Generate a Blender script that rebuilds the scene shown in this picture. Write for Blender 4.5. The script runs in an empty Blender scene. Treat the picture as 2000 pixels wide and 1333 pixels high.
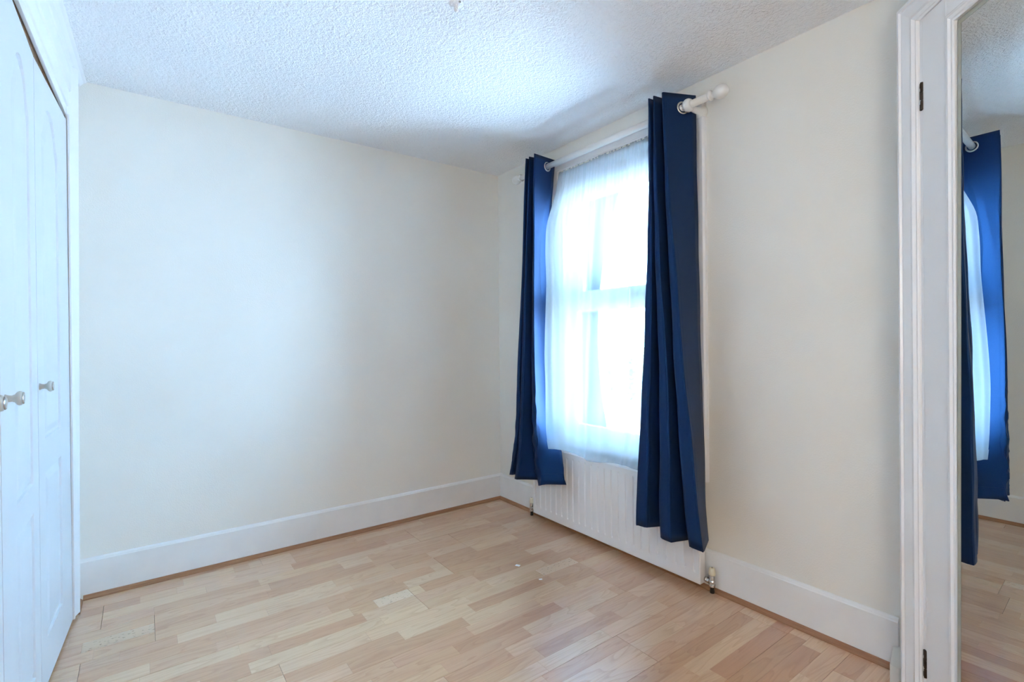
import bpy, bmesh, math, random
import numpy as np
from mathutils import Vector, Matrix
random.seed(7)
S = bpy.context.scene
COL = S.collection

# ------------------------------------------------------------------ camera
W, D, H = 2.1414, 3.0420, 2.4            # window wall x, back wall y, ceiling z
CAMZ = 1.1835
yaw, pitch, roll = 0.63873, -0.004025, -0.009692
cy, sy, cp, sp = math.cos(yaw), math.sin(yaw), math.cos(pitch), math.sin(pitch)
fw = Vector((sy*cp, cy*cp, sp)); rt = Vector((cy, -sy, 0)); up = rt.cross(fw)
r2 = rt*math.cos(roll) + up*math.sin(roll); u2 = up*math.cos(roll) - rt*math.sin(roll)
cd = bpy.data.cameras.new('camera'); cam = bpy.data.objects.new('camera', cd); COL.objects.link(cam)
cd.sensor_fit = 'HORIZONTAL'; cd.sensor_width = 36; cd.lens = 972.67/2000*36; cd.clip_start = 0.02
cam.matrix_world = Matrix(((r2.x, u2.x, -fw.x, 0), (r2.y, u2.y, -fw.y, 0), (r2.z, u2.z, -fw.z, CAMZ), (0, 0, 0, 1)))
S.camera = cam

# ------------------------------------------------------------------ world, sun, exposure
SKY = (0.33, 0.64, 1.0); SKY_STRENGTH = 46.0
SUN = 105.0
FILL_LIGHT = 27.0  # strength of the fill light added behind the viewpoint
EXPOSURE = 0.24
wd = bpy.data.worlds.new('sky'); S.world = wd; wd.use_nodes = True
bg = wd.node_tree.nodes['Background']
bg.inputs['Color'].default_value = (*SKY, 1); bg.inputs['Strength'].default_value = SKY_STRENGTH
sd = bpy.data.lights.new('sun', 'SUN'); so = bpy.data.objects.new('sun', sd); COL.objects.link(so)
sd.energy = SUN; sd.angle = 0.01; sd.color = (1, 0.97, 0.93)
so.rotation_euler = Vector((0.62, 0.25, -0.75)).to_track_quat('-Z', 'Y').to_euler(); so.location = (-6, 0, 12)
S.view_settings.view_transform = 'Standard'; S.view_settings.look = 'None'
S.view_settings.gamma = 1; S.view_settings.use_curve_mapping = False
S.view_settings.exposure = EXPOSURE
S.cycles.max_bounces = 14; S.cycles.diffuse_bounces = 8; S.cycles.glossy_bounces = 5
S.cycles.transparent_max_bounces = 16; S.cycles.transmission_bounces = 8
S.cycles.sample_clamp_indirect = 40.0; S.cycles.caustics_reflective = False; S.cycles.caustics_refractive = False

# ------------------------------------------------------------------ materials
def newmat(name):
    m = bpy.data.materials.new(name); m.use_nodes = True
    nt = m.node_tree; b = nt.nodes['Principled BSDF']
    return m, nt, b
def node(nt, t, **kw):
    n = nt.nodes.new(t)
    for k, v in kw.items(): setattr(n, k, v)
    return n
def noise(nt, scale, detail=2, rough=0.5, dist=0.0, vec=None):
    n = node(nt, 'ShaderNodeTexNoise'); n.inputs['Scale'].default_value = scale
    n.inputs['Detail'].default_value = detail; n.inputs['Roughness'].default_value = rough
    n.inputs['Distortion'].default_value = dist
    if vec is not None: nt.links.new(vec, n.inputs['Vector'])
    return n
def geo(nt): return node(nt, 'ShaderNodeNewGeometry').outputs['Position']
def ramp(nt, fac, stops):
    r = node(nt, 'ShaderNodeValToRGB'); el = r.color_ramp.elements
    while len(el) < len(stops): el.new(0.5)
    for e, (p, c) in zip(el, stops): e.position = p; e.color = (*c, 1) if len(c) == 3 else c
    nt.links.new(fac, r.inputs['Fac']); return r.outputs['Color']
def bump(nt, b, h, strength, dist):
    n = node(nt, 'ShaderNodeBump'); n.inputs['Strength'].default_value = strength; n.inputs['Distance'].default_value = dist
    nt.links.new(h, n.inputs['Height']); nt.links.new(n.outputs['Normal'], b.inputs['Normal'])
def mixc(nt, fac, a, c, mode='MIX'):
    n = node(nt, 'ShaderNodeMix', data_type='RGBA', blend_type=mode)
    for s, v in ((n.inputs[0], fac), (n.inputs[6], a), (n.inputs[7], c)):
        if hasattr(v, 'links') or hasattr(v, 'is_linked'): nt.links.new(v, s)
        elif isinstance(v, (int, float)): s.default_value = v
        else: s.default_value = (*v, 1)
    return n.outputs[2]
def plain(name, col, rough=0.5, metal=0.0, var=0.06, vs=8, bs=0, bscale=60, bdist=0.001, spec=0.5):
    m, nt, b = newmat(name)
    p = geo(nt); n = noise(nt, vs, 3, vec=p)
    c2 = tuple(max(0, x*(1-var)) for x in col)
    nt.links.new(ramp(nt, n.outputs['Fac'], [(0.3, c2), (0.7, col)]), b.inputs['Base Color'])
    b.inputs['Roughness'].default_value = rough; b.inputs['Metallic'].default_value = metal
    b.inputs['Specular IOR Level'].default_value = spec
    if bs: bump(nt, b, noise(nt, bscale, 3, vec=p).outputs['Fac'], bs, bdist)
    return m
M = {}
M['wall'] = plain('cream_wallpaper', (0.80, 0.775, 0.71), 0.75, var=0.035, vs=2.2, bs=0.35, bscale=170, bdist=0.0022, spec=0.25)
M['white'] = plain('white_gloss_paint', (0.80, 0.80, 0.80), 0.38, var=0.03, vs=5, bs=0.12, bscale=35, bdist=0.001)
M['skirting'] = plain('white_skirting_paint', (0.80, 0.80, 0.785), 0.42, var=0.05, vs=9, bs=0.2, bscale=30, bdist=0.0012)
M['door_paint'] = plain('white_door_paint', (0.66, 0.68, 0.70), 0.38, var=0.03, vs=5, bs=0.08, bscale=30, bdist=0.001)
M['cream_white'] = plain('ivory_paint', (0.76, 0.745, 0.69), 0.4, var=0.05, vs=20)
M['shell'] = plain('plain_plaster', (0.78, 0.74, 0.66), 0.8, var=0.03)
M['pole'] = plain('white_pole_paint', (0.78, 0.76, 0.72), 0.3, var=0.03, vs=14)
M['rad'] = plain('white_enamel', (0.80, 0.80, 0.80), 0.3, var=0.015, vs=6)
M['chrome'] = plain('worn_chrome', (0.62, 0.6, 0.57), 0.22, 1.0, var=0.3, vs=60)
M['brass'] = plain('dull_brass', (0.45, 0.34, 0.2), 0.35, 1.0, var=0.3, vs=80)
M['hinge'] = plain('chipped_bronze', (0.06, 0.045, 0.035), 0.45, 0.6, var=0.5, vs=120)
M['dark'] = plain('dark_recess', (0.012, 0.009, 0.007), 0.8)
M['pipe'] = plain('painted_dark_pipe', (0.03, 0.025, 0.02), 0.5, 0.3)
M['cap'] = plain('cream_plastic', (0.78, 0.72, 0.56), 0.35, var=0.03)
M['knob'] = plain('grey_ceramic', (0.50, 0.50, 0.46), 0.28, var=0.04, vs=30)
M['brownwood'] = plain('raw_brown_board', (0.40, 0.28, 0.17), 0.7, var=0.4, vs=18)
M['eyelet'] = plain('brushed_eyelet', (0.66, 0.64, 0.58), 0.28, 0.8, var=0.1)
M['paving'] = plain('pale_paving', (0.62, 0.68, 0.74), 0.9, var=0.2, vs=1.5)
M['leaf'] = plain('leaf_green', (0.05, 0.10, 0.03), 0.6, var=0.5, vs=9)
M['bark'] = plain('bark', (0.2, 0.15, 0.1), 0.9, var=0.4, vs=12, bs=0.6, bscale=40, bdist=0.02)
M['render'] = plain('pale_render', (0.62, 0.58, 0.52), 0.9, var=0.1)
M['fleck'] = plain('flat_white', (0.88, 0.9, 0.92), 0.4)
M['crumb'] = plain('dark_crumb', (0.05, 0.035, 0.025), 0.9)

# stippled ceiling
m, nt, b = newmat('stippled_ceiling'); p = geo(nt)
n1 = noise(nt, 62, 3, 0.55, 0.6, p); n2 = noise(nt, 150, 2, 0.5, 0, p)
ad = node(nt, 'ShaderNodeMath', operation='MULTIPLY_ADD'); nt.links.new(n2.outputs['Fac'], ad.inputs[0]); ad.inputs[1].default_value = 0.35
nt.links.new(n1.outputs['Fac'], ad.inputs[2])
bump(nt, b, ad.outputs[0], 0.8, 0.013)
b.inputs['Base Color'].default_value = (0.80, 0.80, 0.80, 1); b.inputs['Roughness'].default_value = 0.8; b.inputs['Specular IOR Level'].default_value = 0.2
nt.links.new(ramp(nt, noise(nt, 3, 2, vec=p).outputs['Fac'], [(0.3, (0.86, 0.865, 0.87)), (0.7, (0.885, 0.89, 0.895))]), b.inputs['Base Color'])
M['ceiling'] = m

# laminate: beech print, tone per piece from the object colour
m, nt, b = newmat('beech_laminate')
oi = node(nt, 'ShaderNodeObjectInfo'); p = geo(nt)
mp = node(nt, 'ShaderNodeMapping'); mp.inputs['Scale'].default_value = (1.15, 8.5, 1); nt.links.new(p, mp.inputs['Vector'])
rnd = node(nt, 'ShaderNodeVectorMath', operation='SCALE'); rnd.inputs[0].default_value = (17.3, 9.1, 5.7); nt.links.new(oi.outputs['Random'], rnd.inputs['Scale'])
av = node(nt, 'ShaderNodeVectorMath', operation='ADD'); nt.links.new(mp.outputs['Vector'], av.inputs[0]); nt.links.new(rnd.outputs['Vector'], av.inputs[1])
g1 = noise(nt, 1.9, 1.5, 0.45, 0.5, av.outputs['Vector'])
rg = node(nt, 'ShaderNodeMath', operation='MULTIPLY'); nt.links.new(g1.outputs['Fac'], rg.inputs[0]); rg.inputs[1].default_value = 8.0
fr = node(nt, 'ShaderNodeMath', operation='FRACT'); nt.links.new(rg.outputs[0], fr.inputs[0])
mp2 = node(nt, 'ShaderNodeMapping'); mp2.inputs['Scale'].default_value = (3, 190, 1); nt.links.new(p, mp2.inputs['Vector'])
g2 = noise(nt, 1.0, 2, 0.6, 0, mp2.outputs['Vector'])
rings = ramp(nt, fr.outputs[0], [(0.0, (1.03, 1.03, 1.03)), (0.62, (0.985, 0.97, 0.955)), (0.93, (0.87, 0.81, 0.77)), (1.0, (1.0, 0.99, 0.98))])
fine = ramp(nt, g2.outputs['Fac'], [(0.3, (0.94, 0.93, 0.92)), (0.7, (1.03, 1.03, 1.03))])
c1 = mixc(nt, 0.8, oi.outputs['Color'], rings, 'MULTIPLY'); c2 = mixc(nt, 1.0, c1, fine, 'MULTIPLY')
nt.links.new(c2, b.inputs['Base Color'])
b.inputs['Roughness'].default_value = 0.33; b.inputs['Specular IOR Level'].default_value = 0.6
b.inputs['Coat Weight'].default_value = 1.0; b.inputs['Coat Roughness'].default_value = 0.25; b.inputs['Coat IOR'].default_value = 1.9
nt.links.new(ramp(nt, noise(nt, 6, 3, vec=p).outputs['Fac'], [(0.3, (0.33,)*3), (0.7, (0.40,)*3)]), b.inputs['Roughness'])
M['laminate'] = m
# speckled spalted staves
m, nt, b = newmat('spalted_laminate'); p = geo(nt); oi = node(nt, 'ShaderNodeObjectInfo')
mp = node(nt, 'ShaderNodeMapping'); mp.inputs['Scale'].default_value = (60, 150, 1); nt.links.new(p, mp.inputs['Vector'])
sp_ = ramp(nt, noise(nt, 1.0, 1, 0.4, 0, mp.outputs['Vector']).outputs['Fac'], [(0.30, (0.30, 0.22, 0.15)), (0.36, (1, 1, 1))])
nt.links.new(mixc(nt, 0.75, oi.outputs['Color'], sp_, 'MULTIPLY'), b.inputs['Base Color']); b.inputs['Roughness'].default_value = 0.36
M['spalted'] = m
# scotia beading, warm wood
m, nt, b = newmat('oak_beading'); p = geo(nt)
mp = node(nt, 'ShaderNodeMapping'); mp.inputs['Scale'].default_value = (6, 6, 120); nt.links.new(p, mp.inputs['Vector'])
nt.links.new(ramp(nt, noise(nt, 1.5, 3, 0.6, 0, mp.outputs['Vector']).outputs['Fac'], [(0.3, (0.27, 0.125, 0.055)), (0.7, (0.38, 0.19, 0.09))]), b.inputs['Base Color'])
b.inputs['Roughness'].default_value = 0.4
M['beading'] = m
# navy curtain cloth, lets some light through
m, nt, b = newmat('navy_cloth'); p = geo(nt)
nz = noise(nt, 420, 2, vec=p)
col = ramp(nt, nz.outputs['Fac'], [(0.3, (0.007, 0.020, 0.056)), (0.7, (0.0105, 0.026, 0.072))])
nt.links.new(col, b.inputs['Base Color']); b.inputs['Roughness'].default_value = 0.5; b.inputs['Specular IOR Level'].default_value = 0.6; b.inputs['Specular Tint'].default_value = (0.07, 0.34, 1.0, 1)
b.inputs['Sheen Weight'].default_value = 0.0; b.inputs['Sheen Roughness'].default_value = 0.5; b.inputs['Sheen Tint'].default_value = (0.4, 0.6, 1, 1)
bump(nt, b, noise(nt, 900, 1, vec=p).outputs['Fac'], 0.15, 0.0006)
tr = node(nt, 'ShaderNodeBsdfTranslucent'); tr.inputs['Color'].default_value = (0.004, 0.08, 0.26, 1)
mx = node(nt, 'ShaderNodeMixShader'); mx.inputs['Fac'].default_value = 0.10
nt.links.new(b.outputs[0], mx.inputs[1]); nt.links.new(tr.outputs[0], mx.inputs[2])
nt.links.new(mx.outputs[0], nt.nodes['Material Output'].inputs['Surface'])
M['navy'] = m
# sheer net
m, nt, b = newmat('sheer_voile'); nt.nodes.remove(b); p = geo(nt)
df = node(nt, 'ShaderNodeBsdfDiffuse'); df.inputs['Color'].default_value = (0.62, 0.65, 0.68, 1)
tl = node(nt, 'ShaderNodeBsdfTranslucent'); tl.inputs['Color'].default_value = (0.46, 0.47, 0.48, 1)
tp = node(nt, 'ShaderNodeBsdfTransparent'); tp.inputs['Color'].default_value = (0.97, 0.985, 1, 1)
a1 = node(nt, 'ShaderNodeMixShader'); a1.inputs['Fac'].default_value = 0.55; nt.links.new(df.outputs[0], a1.inputs[1]); nt.links.new(tl.outputs[0], a1.inputs[2])
lw = node(nt, 'ShaderNodeLayerWeight'); lw.inputs['Blend'].default_value = 0.35
mr = node(nt, 'ShaderNodeMapRange'); nt.links.new(lw.outputs['Facing'], mr.inputs['Value']); mr.inputs['To Min'].default_value = 0.40; mr.inputs['To Max'].default_value = 0.62
a2 = node(nt, 'ShaderNodeMixShader'); nt.links.new(mr.outputs[0], a2.inputs['Fac']); nt.links.new(tp.outputs[0], a2.inputs[1]); nt.links.new(a1.outputs[0], a2.inputs[2])
nt.links.new(a2.outputs[0], nt.nodes['Material Output'].inputs['Surface'])
M['voile'] = m
# window glass
m, nt, b = newmat('window_glass'); nt.nodes.remove(b)
tp = node(nt, 'ShaderNodeBsdfTransparent'); tp.inputs['Color'].default_value = (0.96, 0.98, 0.98, 1)
gl = node(nt, 'ShaderNodeBsdfGlossy'); gl.inputs['Roughness'].default_value = 0.0
fz = node(nt, 'ShaderNodeFresnel'); fz.inputs['IOR'].default_value = 1.45
mx = node(nt, 'ShaderNodeMixShader'); nt.links.new(fz.outputs[0], mx.inputs['Fac']); nt.links.new(tp.outputs[0], mx.inputs[1]); nt.links.new(gl.outputs[0], mx.inputs[2])
nt.links.new(mx.outputs[0], nt.nodes['Material Output'].inputs['Surface'])
M['glass'] = m
# mirror
m, nt, b = newmat('silvered_mirror'); b.inputs['Metallic'].default_value = 1
b.inputs['Base Color'].default_value = (0.78, 0.80, 0.775, 1); b.inputs['Roughness'].default_value = 0.0
M['mirror'] = m
M['mirror_edge'] = plain('mirror_edge', (0.42, 0.43, 0.36), 0.3, var=0.15, vs=30)
# glowing glass of the added fill light
m, nt, b = newmat('fill_light_glass'); b.inputs['Emission Color'].default_value = (1.0, 0.93, 0.85, 1); b.inputs['Emission Strength'].default_value = FILL_LIGHT
M['fill_light'] = m

# ------------------------------------------------------------------ mesh helpers
def link(name, me, mat, parent=None):
    o = bpy.data.objects.new(name, me); COL.objects.link(o)
    if mat is not None: me.materials.append(M[mat] if isinstance(mat, str) else mat)
    if parent is not None: o.parent = parent
    return o
def obj(name, bm, mat, parent=None, smooth=False, bevel=0, seg=2):
    bmesh.ops.recalc_face_normals(bm, faces=bm.faces[:])
    me = bpy.data.meshes.new(name); bm.to_mesh(me); bm.free()
    if smooth:
        for f in me.polygons: f.use_smooth = True
    o = link(name, me, mat, parent)
    if bevel:
        md = o.modifiers.new('bevel', 'BEVEL'); md.width = bevel; md.segments = seg; md.limit_method = 'ANGLE'; md.angle_limit = 0.6
    return o
def box(bm, a, b_):
    (x0, y0, z0), (x1, y1, z1) = a, b_
    v = [bm.verts.new((x, y, z)) for x in (x0, x1) for y in (y0, y1) for z in (z0, z1)]
    for f in ((0, 1, 3, 2), (4, 6, 7, 5), (0, 4, 5, 1), (2, 3, 7, 6), (0, 2, 6, 4), (1, 5, 7, 3)): bm.faces.new([v[i] for i in f])
    return v
def BX(a, b_): bm = bmesh.new(); box(bm, a, b_); return bm
def extrude_poly(bm, pts, d):
    """closed polygon of 3D points swept by vector d"""
    d = Vector(d); a = [bm.verts.new(p) for p in pts]; c = [bm.verts.new(Vector(p)+d) for p in pts]
    n = len(pts); bm.faces.new(a); bm.faces.new(c[::-1])
    for i in range(n): bm.faces.new((a[i], a[(i+1) % n], c[(i+1) % n], c[i]))
def lathe(bm, base, axis, prof, n=24):
    """prof: list of (radius, distance along axis)"""
    axis = Vector(axis).normalized(); t = axis.orthogonal().normalized(); s = axis.cross(t); base = Vector(base); rings = []
    for r, h in prof:
        c = base+axis*h
        rings.append([bm.verts.new(c)] if r < 1e-6 else [bm.verts.new(c+(t*math.cos(2*math.pi*k/n)+s*math.sin(2*math.pi*k/n))*r) for k in range(n)])
    for A, B in zip(rings, rings[1:]):
        if len(A) == 1 and len(B) == 1: continue
        for k in range(n):
            k2 = (k+1) % n
            if len(A) == 1: bm.faces.new((A[0], B[k], B[k2]))
            elif len(B) == 1: bm.faces.new((A[k2], A[k], B[0]))
            else: bm.faces.new((A[k], B[k], B[k2], A[k2]))
    for R in (rings[0], rings[-1]):
        if len(R) > 1: bm.faces.new(R)
def tag(o, label, cat, group=None, kind=None):
    o['label'] = label; o['category'] = cat
    if group: o['group'] = group
    if kind: o['kind'] = kind
    return o
def struct(o, label, cat): return tag(o, label, cat, kind='structure')
def empty(name, loc):
    o = bpy.data.objects.new(name, None); COL.objects.link(o); o.location = loc; o.empty_display_size = 0.1
    return o
def put(o, root):
    """parent keeping the world-space mesh where it is"""
    o.parent = root; o.matrix_parent_inverse = Matrix.Translation(root.location).inverted(); return o

# ------------------------------------------------------------------ shell
XL, YF = -0.95, -1.30
T = 0.12
OY0, OY1, OZ0, OZ1 = 1.42, 2.36, 0.545, 2.24       # window opening in the window wall
bm = bmesh.new()
box(bm, (W, -1.5, -0.02), (W+T, OY0, H)); box(bm, (W, OY1, -0.02), (W+T, D+T, H))
box(bm, (W, OY0, -0.02), (W+T, OY1, OZ0)); box(bm, (W, OY0, OZ1), (W+T, OY1, H))
struct(obj('wall_right', bm, 'wall'), 'cream textured wall with the window', 'wall')
struct(obj('wall_back', BX((XL, D, -0.02), (W, D+T, H)), 'wall'), 'long bare cream textured wall left of the window', 'wall')
struct(obj('ceiling', BX((XL-T, YF-T, H), (W+T, D+T, H+0.1)), 'ceiling'), 'white stippled ceiling', 'ceiling')
bm = bmesh.new()
box(bm, (XL-T, YF-T, -0.02), (XL, D+T, H))                     # back of the built-in cupboard
box(bm, (-0.37, 2.868, -0.02), (-0.25, D, H))                 # pier beside the back wall
box(bm, (-0.37, YF, -0.02), (-0.25, 0.42, H))
box(bm, (-0.37, 0.42, 2.215), (-0.27, 2.868, H))
struct(obj('wall_left', bm, 'white'), 'white painted wall around the built-in wardrobe', 'wall')
struct(obj('wall_front', BX((XL, YF-T, -0.02), (W+T, YF, H)), 'shell'), 'plain wall behind the viewpoint', 'wall')

# ------------------------------------------------------------------ floor: laminate boards of printed staves
fl = struct(obj('floor', BX((XL, YF, -0.10), (W, D, -0.010)), 'dark'), 'beech laminate floor of short strips', 'floor')
ed = [3.06, 2.90, 2.667, 2.429, 2.2, 1.976, 1.76, 1.55, 1.345, 1.143, .94, .74, .54, .34, .14]
boards = []
for i in range(len(ed)-1): boards.append((ed[i], ed[i+1], 2 if i == 0 else 3))
FIX = {1: [(.15, .37, 1), (.44, .65, .8)], 2: [(-.23, -.02, -1), (-.02, .12, .3), (.65, 1.18, -.5)], 3: [(.62, 1.13, -1.2)],
 4: [(-.11, .03, -.3), (1.62, 1.8, .7), (1.81, 2.07, -.6)], 5: [(.83, .98, .8)], 6: [(-.2, .03, 9), (.46, .97, -.8)],
 7: [(-.16, .03, -.3), (.24, .74, 1), (1.04, 1.25, -.6)], 8: [(-.08, .1, -.6), (1.23, 1.49, -.9)], 9: [(.74, .98, -.8), (.98, 1.19, -.6)],
 10: [(.01, .22, -.5), (1.01, 1.29, 1)], 11: [(.72, .83, -.2), (.83, 1.03, 9), (1.06, 1.28, -.9)], 12: [(.38, .75, -1)], 13: [(.15, .3, -1), (.3, .8, .9)],
 14: [(1.6, 1.88, 9)], 15: [(.82, 1.15, 1.2), (1.18, 1.55, -1)], 16: [(.59, 1.08, -.7), (1.11, 1.61, 1)], 18: [(.95, 1.47, -1.2), (1.47, 1.8, .5)],
 19: [(1.24, 1.75, 1), (1.84, 2.03, -1)], 21: [(1.19, 1.62, -.7)], 22: [(1.15, 1.48, 1)], 24: [(1.76, 2.08, .8)], 26: [(1.63, 2.05, -.9)],
 27: [(1.55, 2.07, .9)], 28: [(1.61, 2.14, -1.5)], 29: [(1.59, 2.06, -1.4)], 30: [(1.6, 2.02, -1.6)]}
JOINT = {1: .03+1.27, 2: .03, 3: -.195, 5: .39, 7: .838, 4: 1.0, 6: 1.8, 8: 1.5, 9: .6, 10: 1.4, 11: .5, 12: 1.3, 13: .7, 0: .5}
def tone(t):
    t = max(-1.7, min(1.3, t)); base = Vector((0.63, 0.385, 0.225)); red = Vector((0.50, 0.255, 0.135)); light = Vector((0.72, 0.50, 0.315))
    t *= .78; c = base.lerp(red, -t/1.5) if t < 0 else base.lerp(light, t/1.2)
    j = random.uniform(0.97, 1.03); return (c.x*j, c.y*j*random.uniform(.985, 1.015), c.z*j*random.uniform(.97, 1.03), 1)
def plank_mesh(x0, x1, y0, y1, z0, z1, c=0.0012):
    me = bpy.data.meshes.new('stave')
    v = [(x0, y0, z0), (x1, y0, z0), (x1, y1, z0), (x0, y1, z0), (x0, y0, z1-c*.5), (x1, y0, z1-c*.5), (x1, y1, z1-c*.5), (x0, y1, z1-c*.5),
         (x0+c, y0+c, z1), (x1-c, y0+c, z1), (x1-c, y1-c, z1), (x0+c, y1-c, z1)]
    f = [(0, 1, 5, 4), (1, 2, 6, 5), (2, 3, 7, 6), (3, 0, 4, 7), (4, 5, 9, 8), (5, 6, 10, 9), (6, 7, 11, 10), (7, 4, 8, 11), (8, 9, 10, 11)]
    me.from_pydata(v, [], f); me.update(); return me
nst = 0; row = 0; restbm = bmesh.new()
for bi, (yt, yb, n) in enumerate(boards):
    brd_l = None
    jx = [JOINT[bi]+k*1.45 for k in (-2, -1, 0, 1, 2)]
    segs = []
    e = [XL+0.3] + [x for x in jx if XL+0.35 < x < W-0.02] + [W]
    for a, c in zip(e, e[1:]):
        bo = obj('laminate_board', BX((a+.0006, yb+.0007, -.010), (c-.0006, yt-.0007, -.0035)), 'brownwood', fl); segs.append((a, c, bo))
    for k in range(n):
        y1 = yt-(yt-yb)*k/n; y0 = yt-(yt-yb)*(k+1)/n
        for a, c, bo in segs:
            fx = sorted((max(a, p0), min(c, p1), t) for p0, p1, t in FIX.get(row, []) if min(c, p1)-max(a, p0) > .05)
            pieces = []; x = a
            def fill(x, xe):
                L = xe-x
                if L < .01: return
                m_ = max(1, round(L/random.uniform(.34, .44))); cuts = sorted(x+L*(i+random.uniform(-.2, .2))/m_ for i in range(1, m_))
                q = [x]+cuts+[xe]
                for s0, s1 in zip(q, q[1:]): pieces.append((s0, s1, random.choice((-.7, -.4, -.1, .1, .2, .4, .6, .8, 1.0, -.2))))
            for p0, p1, t in fx:
                if p0 < x: p0 = x
                if p0-x < .05: p0 = x
                fill(x, p0); pieces.append((p0, p1, t)); x = p1
            fill(x, c)
            for s0, s1, t in pieces:
                gx0 = .0006 if abs(s0-a) < 1e-4 else .00012; gx1 = .0006 if abs(s1-c) < 1e-4 else .00012
                gy1 = .0005 if k == 0 else .00012; gy0 = .0005 if k == n-1 else .00012
                z1 = random.uniform(-.00015, .0)
                if nst >= 295: continue
                me = plank_mesh(s0+gx0, s1-gx1, y0+gy0, y1-gy1, -.0035, z1, .0006)
                o = link('stave', me, 'spalted' if t == 9 else 'laminate', bo); o.color = (0.64, 0.46, 0.315, 1) if t == 9 else tone(t); nst += 1
        row += 1
# rest of the floor, out of sight behind the viewpoint
bm = bmesh.new(); y = ed[-1]
while y > YF:
    x = XL+.3-random.random()*.3
    while x < W:
        x2 = x+random.uniform(.3, .45); box(bm, (max(x, XL)+.0003, max(YF, y-.067)+.0003, -.010), (min(x2, W)-.0003, y-.0003, 0)); x = x2
    y -= .067
o = obj('stave', bm, 'laminate', fl); o['kind'] = 'stuff'; o.color = tone(.2)

# ------------------------------------------------------------------ skirtings and beading
HB = 0.183
def skirt_poly(axis, pos, sgn, a, b_, z0=0.0):
    """profile in (offset, z): flat board with a small rounded lip on top"""
    pr = [(0, z0), (.016, z0), (.016, HB-.014), (.013, HB-.010), (.0115, HB-.006), (.008, HB-.002), (.004, HB), (0, HB)]
    bm = bmesh.new()
    if axis == 'y': extrude_poly(bm, [(a, pos+sgn*o, z) for o, z in pr], (b_-a, 0, 0))
    else: extrude_poly(bm, [(pos+sgn*o, a, z) for o, z in pr], (0, b_-a, 0))
    return bm
struct(obj('baseboard_back', skirt_poly('y', D, -1, -.25, W), 'skirting'), 'tall white skirting board along the long bare wall', 'skirting board')
struct(obj('baseboard_right', skirt_poly('x', W, -1, .60, D), 'skirting'), 'tall white skirting board under the window', 'skirting board')
def bead(axis, pos, sgn, a, b_):
    pr = [(0.016, 0), (.033, 0), (.033, .004), (.028, .008), (.023, .013), (.020, .018), (.016, .019)]
    bm = bmesh.new()
    if axis == 'y': extrude_poly(bm, [(a, pos+sgn*o, z) for o, z in pr], (b_-a, 0, 0))
    else: extrude_poly(bm, [(pos+sgn*o, a, z) for o, z in pr], (0, b_-a, 0))
    return bm
struct(obj('trim_1', bead('y', D, -1, -.23, W-.016), 'beading'), 'thin brown wooden beading at the foot of the long wall', 'beading')
struct(obj('trim_2', bead('x', W, -1, .60, D-.016), 'beading'), 'thin brown wooden beading at the foot of the window wall', 'beading')
struct(obj('trim_3', bead('x', -.262, 1, 2.872, D-.03), 'beading'), 'short brown beading between wardrobe post and corner', 'beading')

# ------------------------------------------------------------------ built-in wardrobe (left)
def fx(y, x0=-.228, y0=2.868): return x0-.0256*(y0-y)
wr = empty('built_in_wardrobe', (-.26, 1.9, 0))
tag(wr, 'white built-in wardrobe with folding panelled doors along the left wall', 'wardrobe')
YE = 0.62
bm = bmesh.new()                                        # post at the back end, leaning a little
v = [(-.252, 2.811, 0.012), (-.250, 2.868, 0.012), (-.228, 2.868, 0.012), (-.2475, 2.811, 0.012)]
w_ = [(-.252, 2.808, 2.372), (-.250, 2.868, 2.372), (-.2105, 2.868, 2.372), (-.2445, 2.808, 2.372)]
A = [bm.verts.new(p) for p in v]; B = [bm.verts.new(p) for p in w_]; bm.faces.new(A); bm.faces.new(B[::-1])
for i in range(4): bm.faces.new((A[i], A[(i+1) % 4], B[(i+1) % 4], B[i]))
put(obj('frame_post', bm, 'white', bevel=.004), wr)
bm = bmesh.new()                                        # inner bead of the post
extrude_poly(bm, [(-.249, 2.803, .012), (-.249, 2.815, .012), (-.240, 2.815, .012), (-.240, 2.803, .012)], (.003, 0, 2.14))
put(obj('frame_bead', bm, 'white', bevel=.002), wr)
bm = bmesh.new()                                        # stepped head board above the doors
pr = [(-.011, 2.150), (0, 2.150), (.001, 2.185), (.008, 2.19), (.010, 2.25), (.016, 2.256), (.016, 2.330), (.021, 2.336), (.023, 2.371), (-.022, 2.371), (-.022, 2.18), (-.011, 2.18)]
ya, yb_ = 2.815, YE
extrude_poly(bm, [(fx(ya)-.0185+o, ya, z) for o, z in pr], (-.0256*(ya-yb_), yb_-ya, 0))
put(obj('head_board', bm, 'white', bevel=.0015), wr)
bm = bmesh.new()                                        # raw timber lining over the doors
extrude_poly(bm, [(fx(ya)-.0185+o, ya, z) for o, z in ((-.012, 2.158), (-.012, 2.175), (-.09, 2.175), (-.09, 2.150), (-.020, 2.150))], (-.0256*(ya-yb_), yb_-ya, 0))
put(obj('lining', bm, 'brownwood'), wr)
bm = bmesh.new()                                        # small cove at the ceiling
pr = [(-.05, 2.372), (.002, 2.372), (.006, 2.376), (.016, 2.389), (.024, 2.394), (.027, 2.3995), (-.05, 2.3995)]
extrude_poly(bm, [(fx(D)+o+.001, D-.001, z) for o, z in pr], (-.0256*(D-yb_), yb_-D, 0))
put(obj('cove', bm, 'white'), wr)
put(obj('frame_post', BX((-.33, YE-.06, .012), (-.285, YE, 2.372)), 'white', bevel=.004), wr)
bm = bmesh.new()
box(bm, (XL+.002, YE, .0), (XL+.02, 2.86, 2.3)); box(bm, (XL, 2.84, .0), (-.27, 2.86, 2.3)); box(bm, (XL, YE-.02, 0), (-.30, YE, 2.3)); box(bm, (XL, YE, 2.20), (-.30, 2.86, 2.22))
put(obj('carcass', bm, 'brownwood'), wr)

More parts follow.
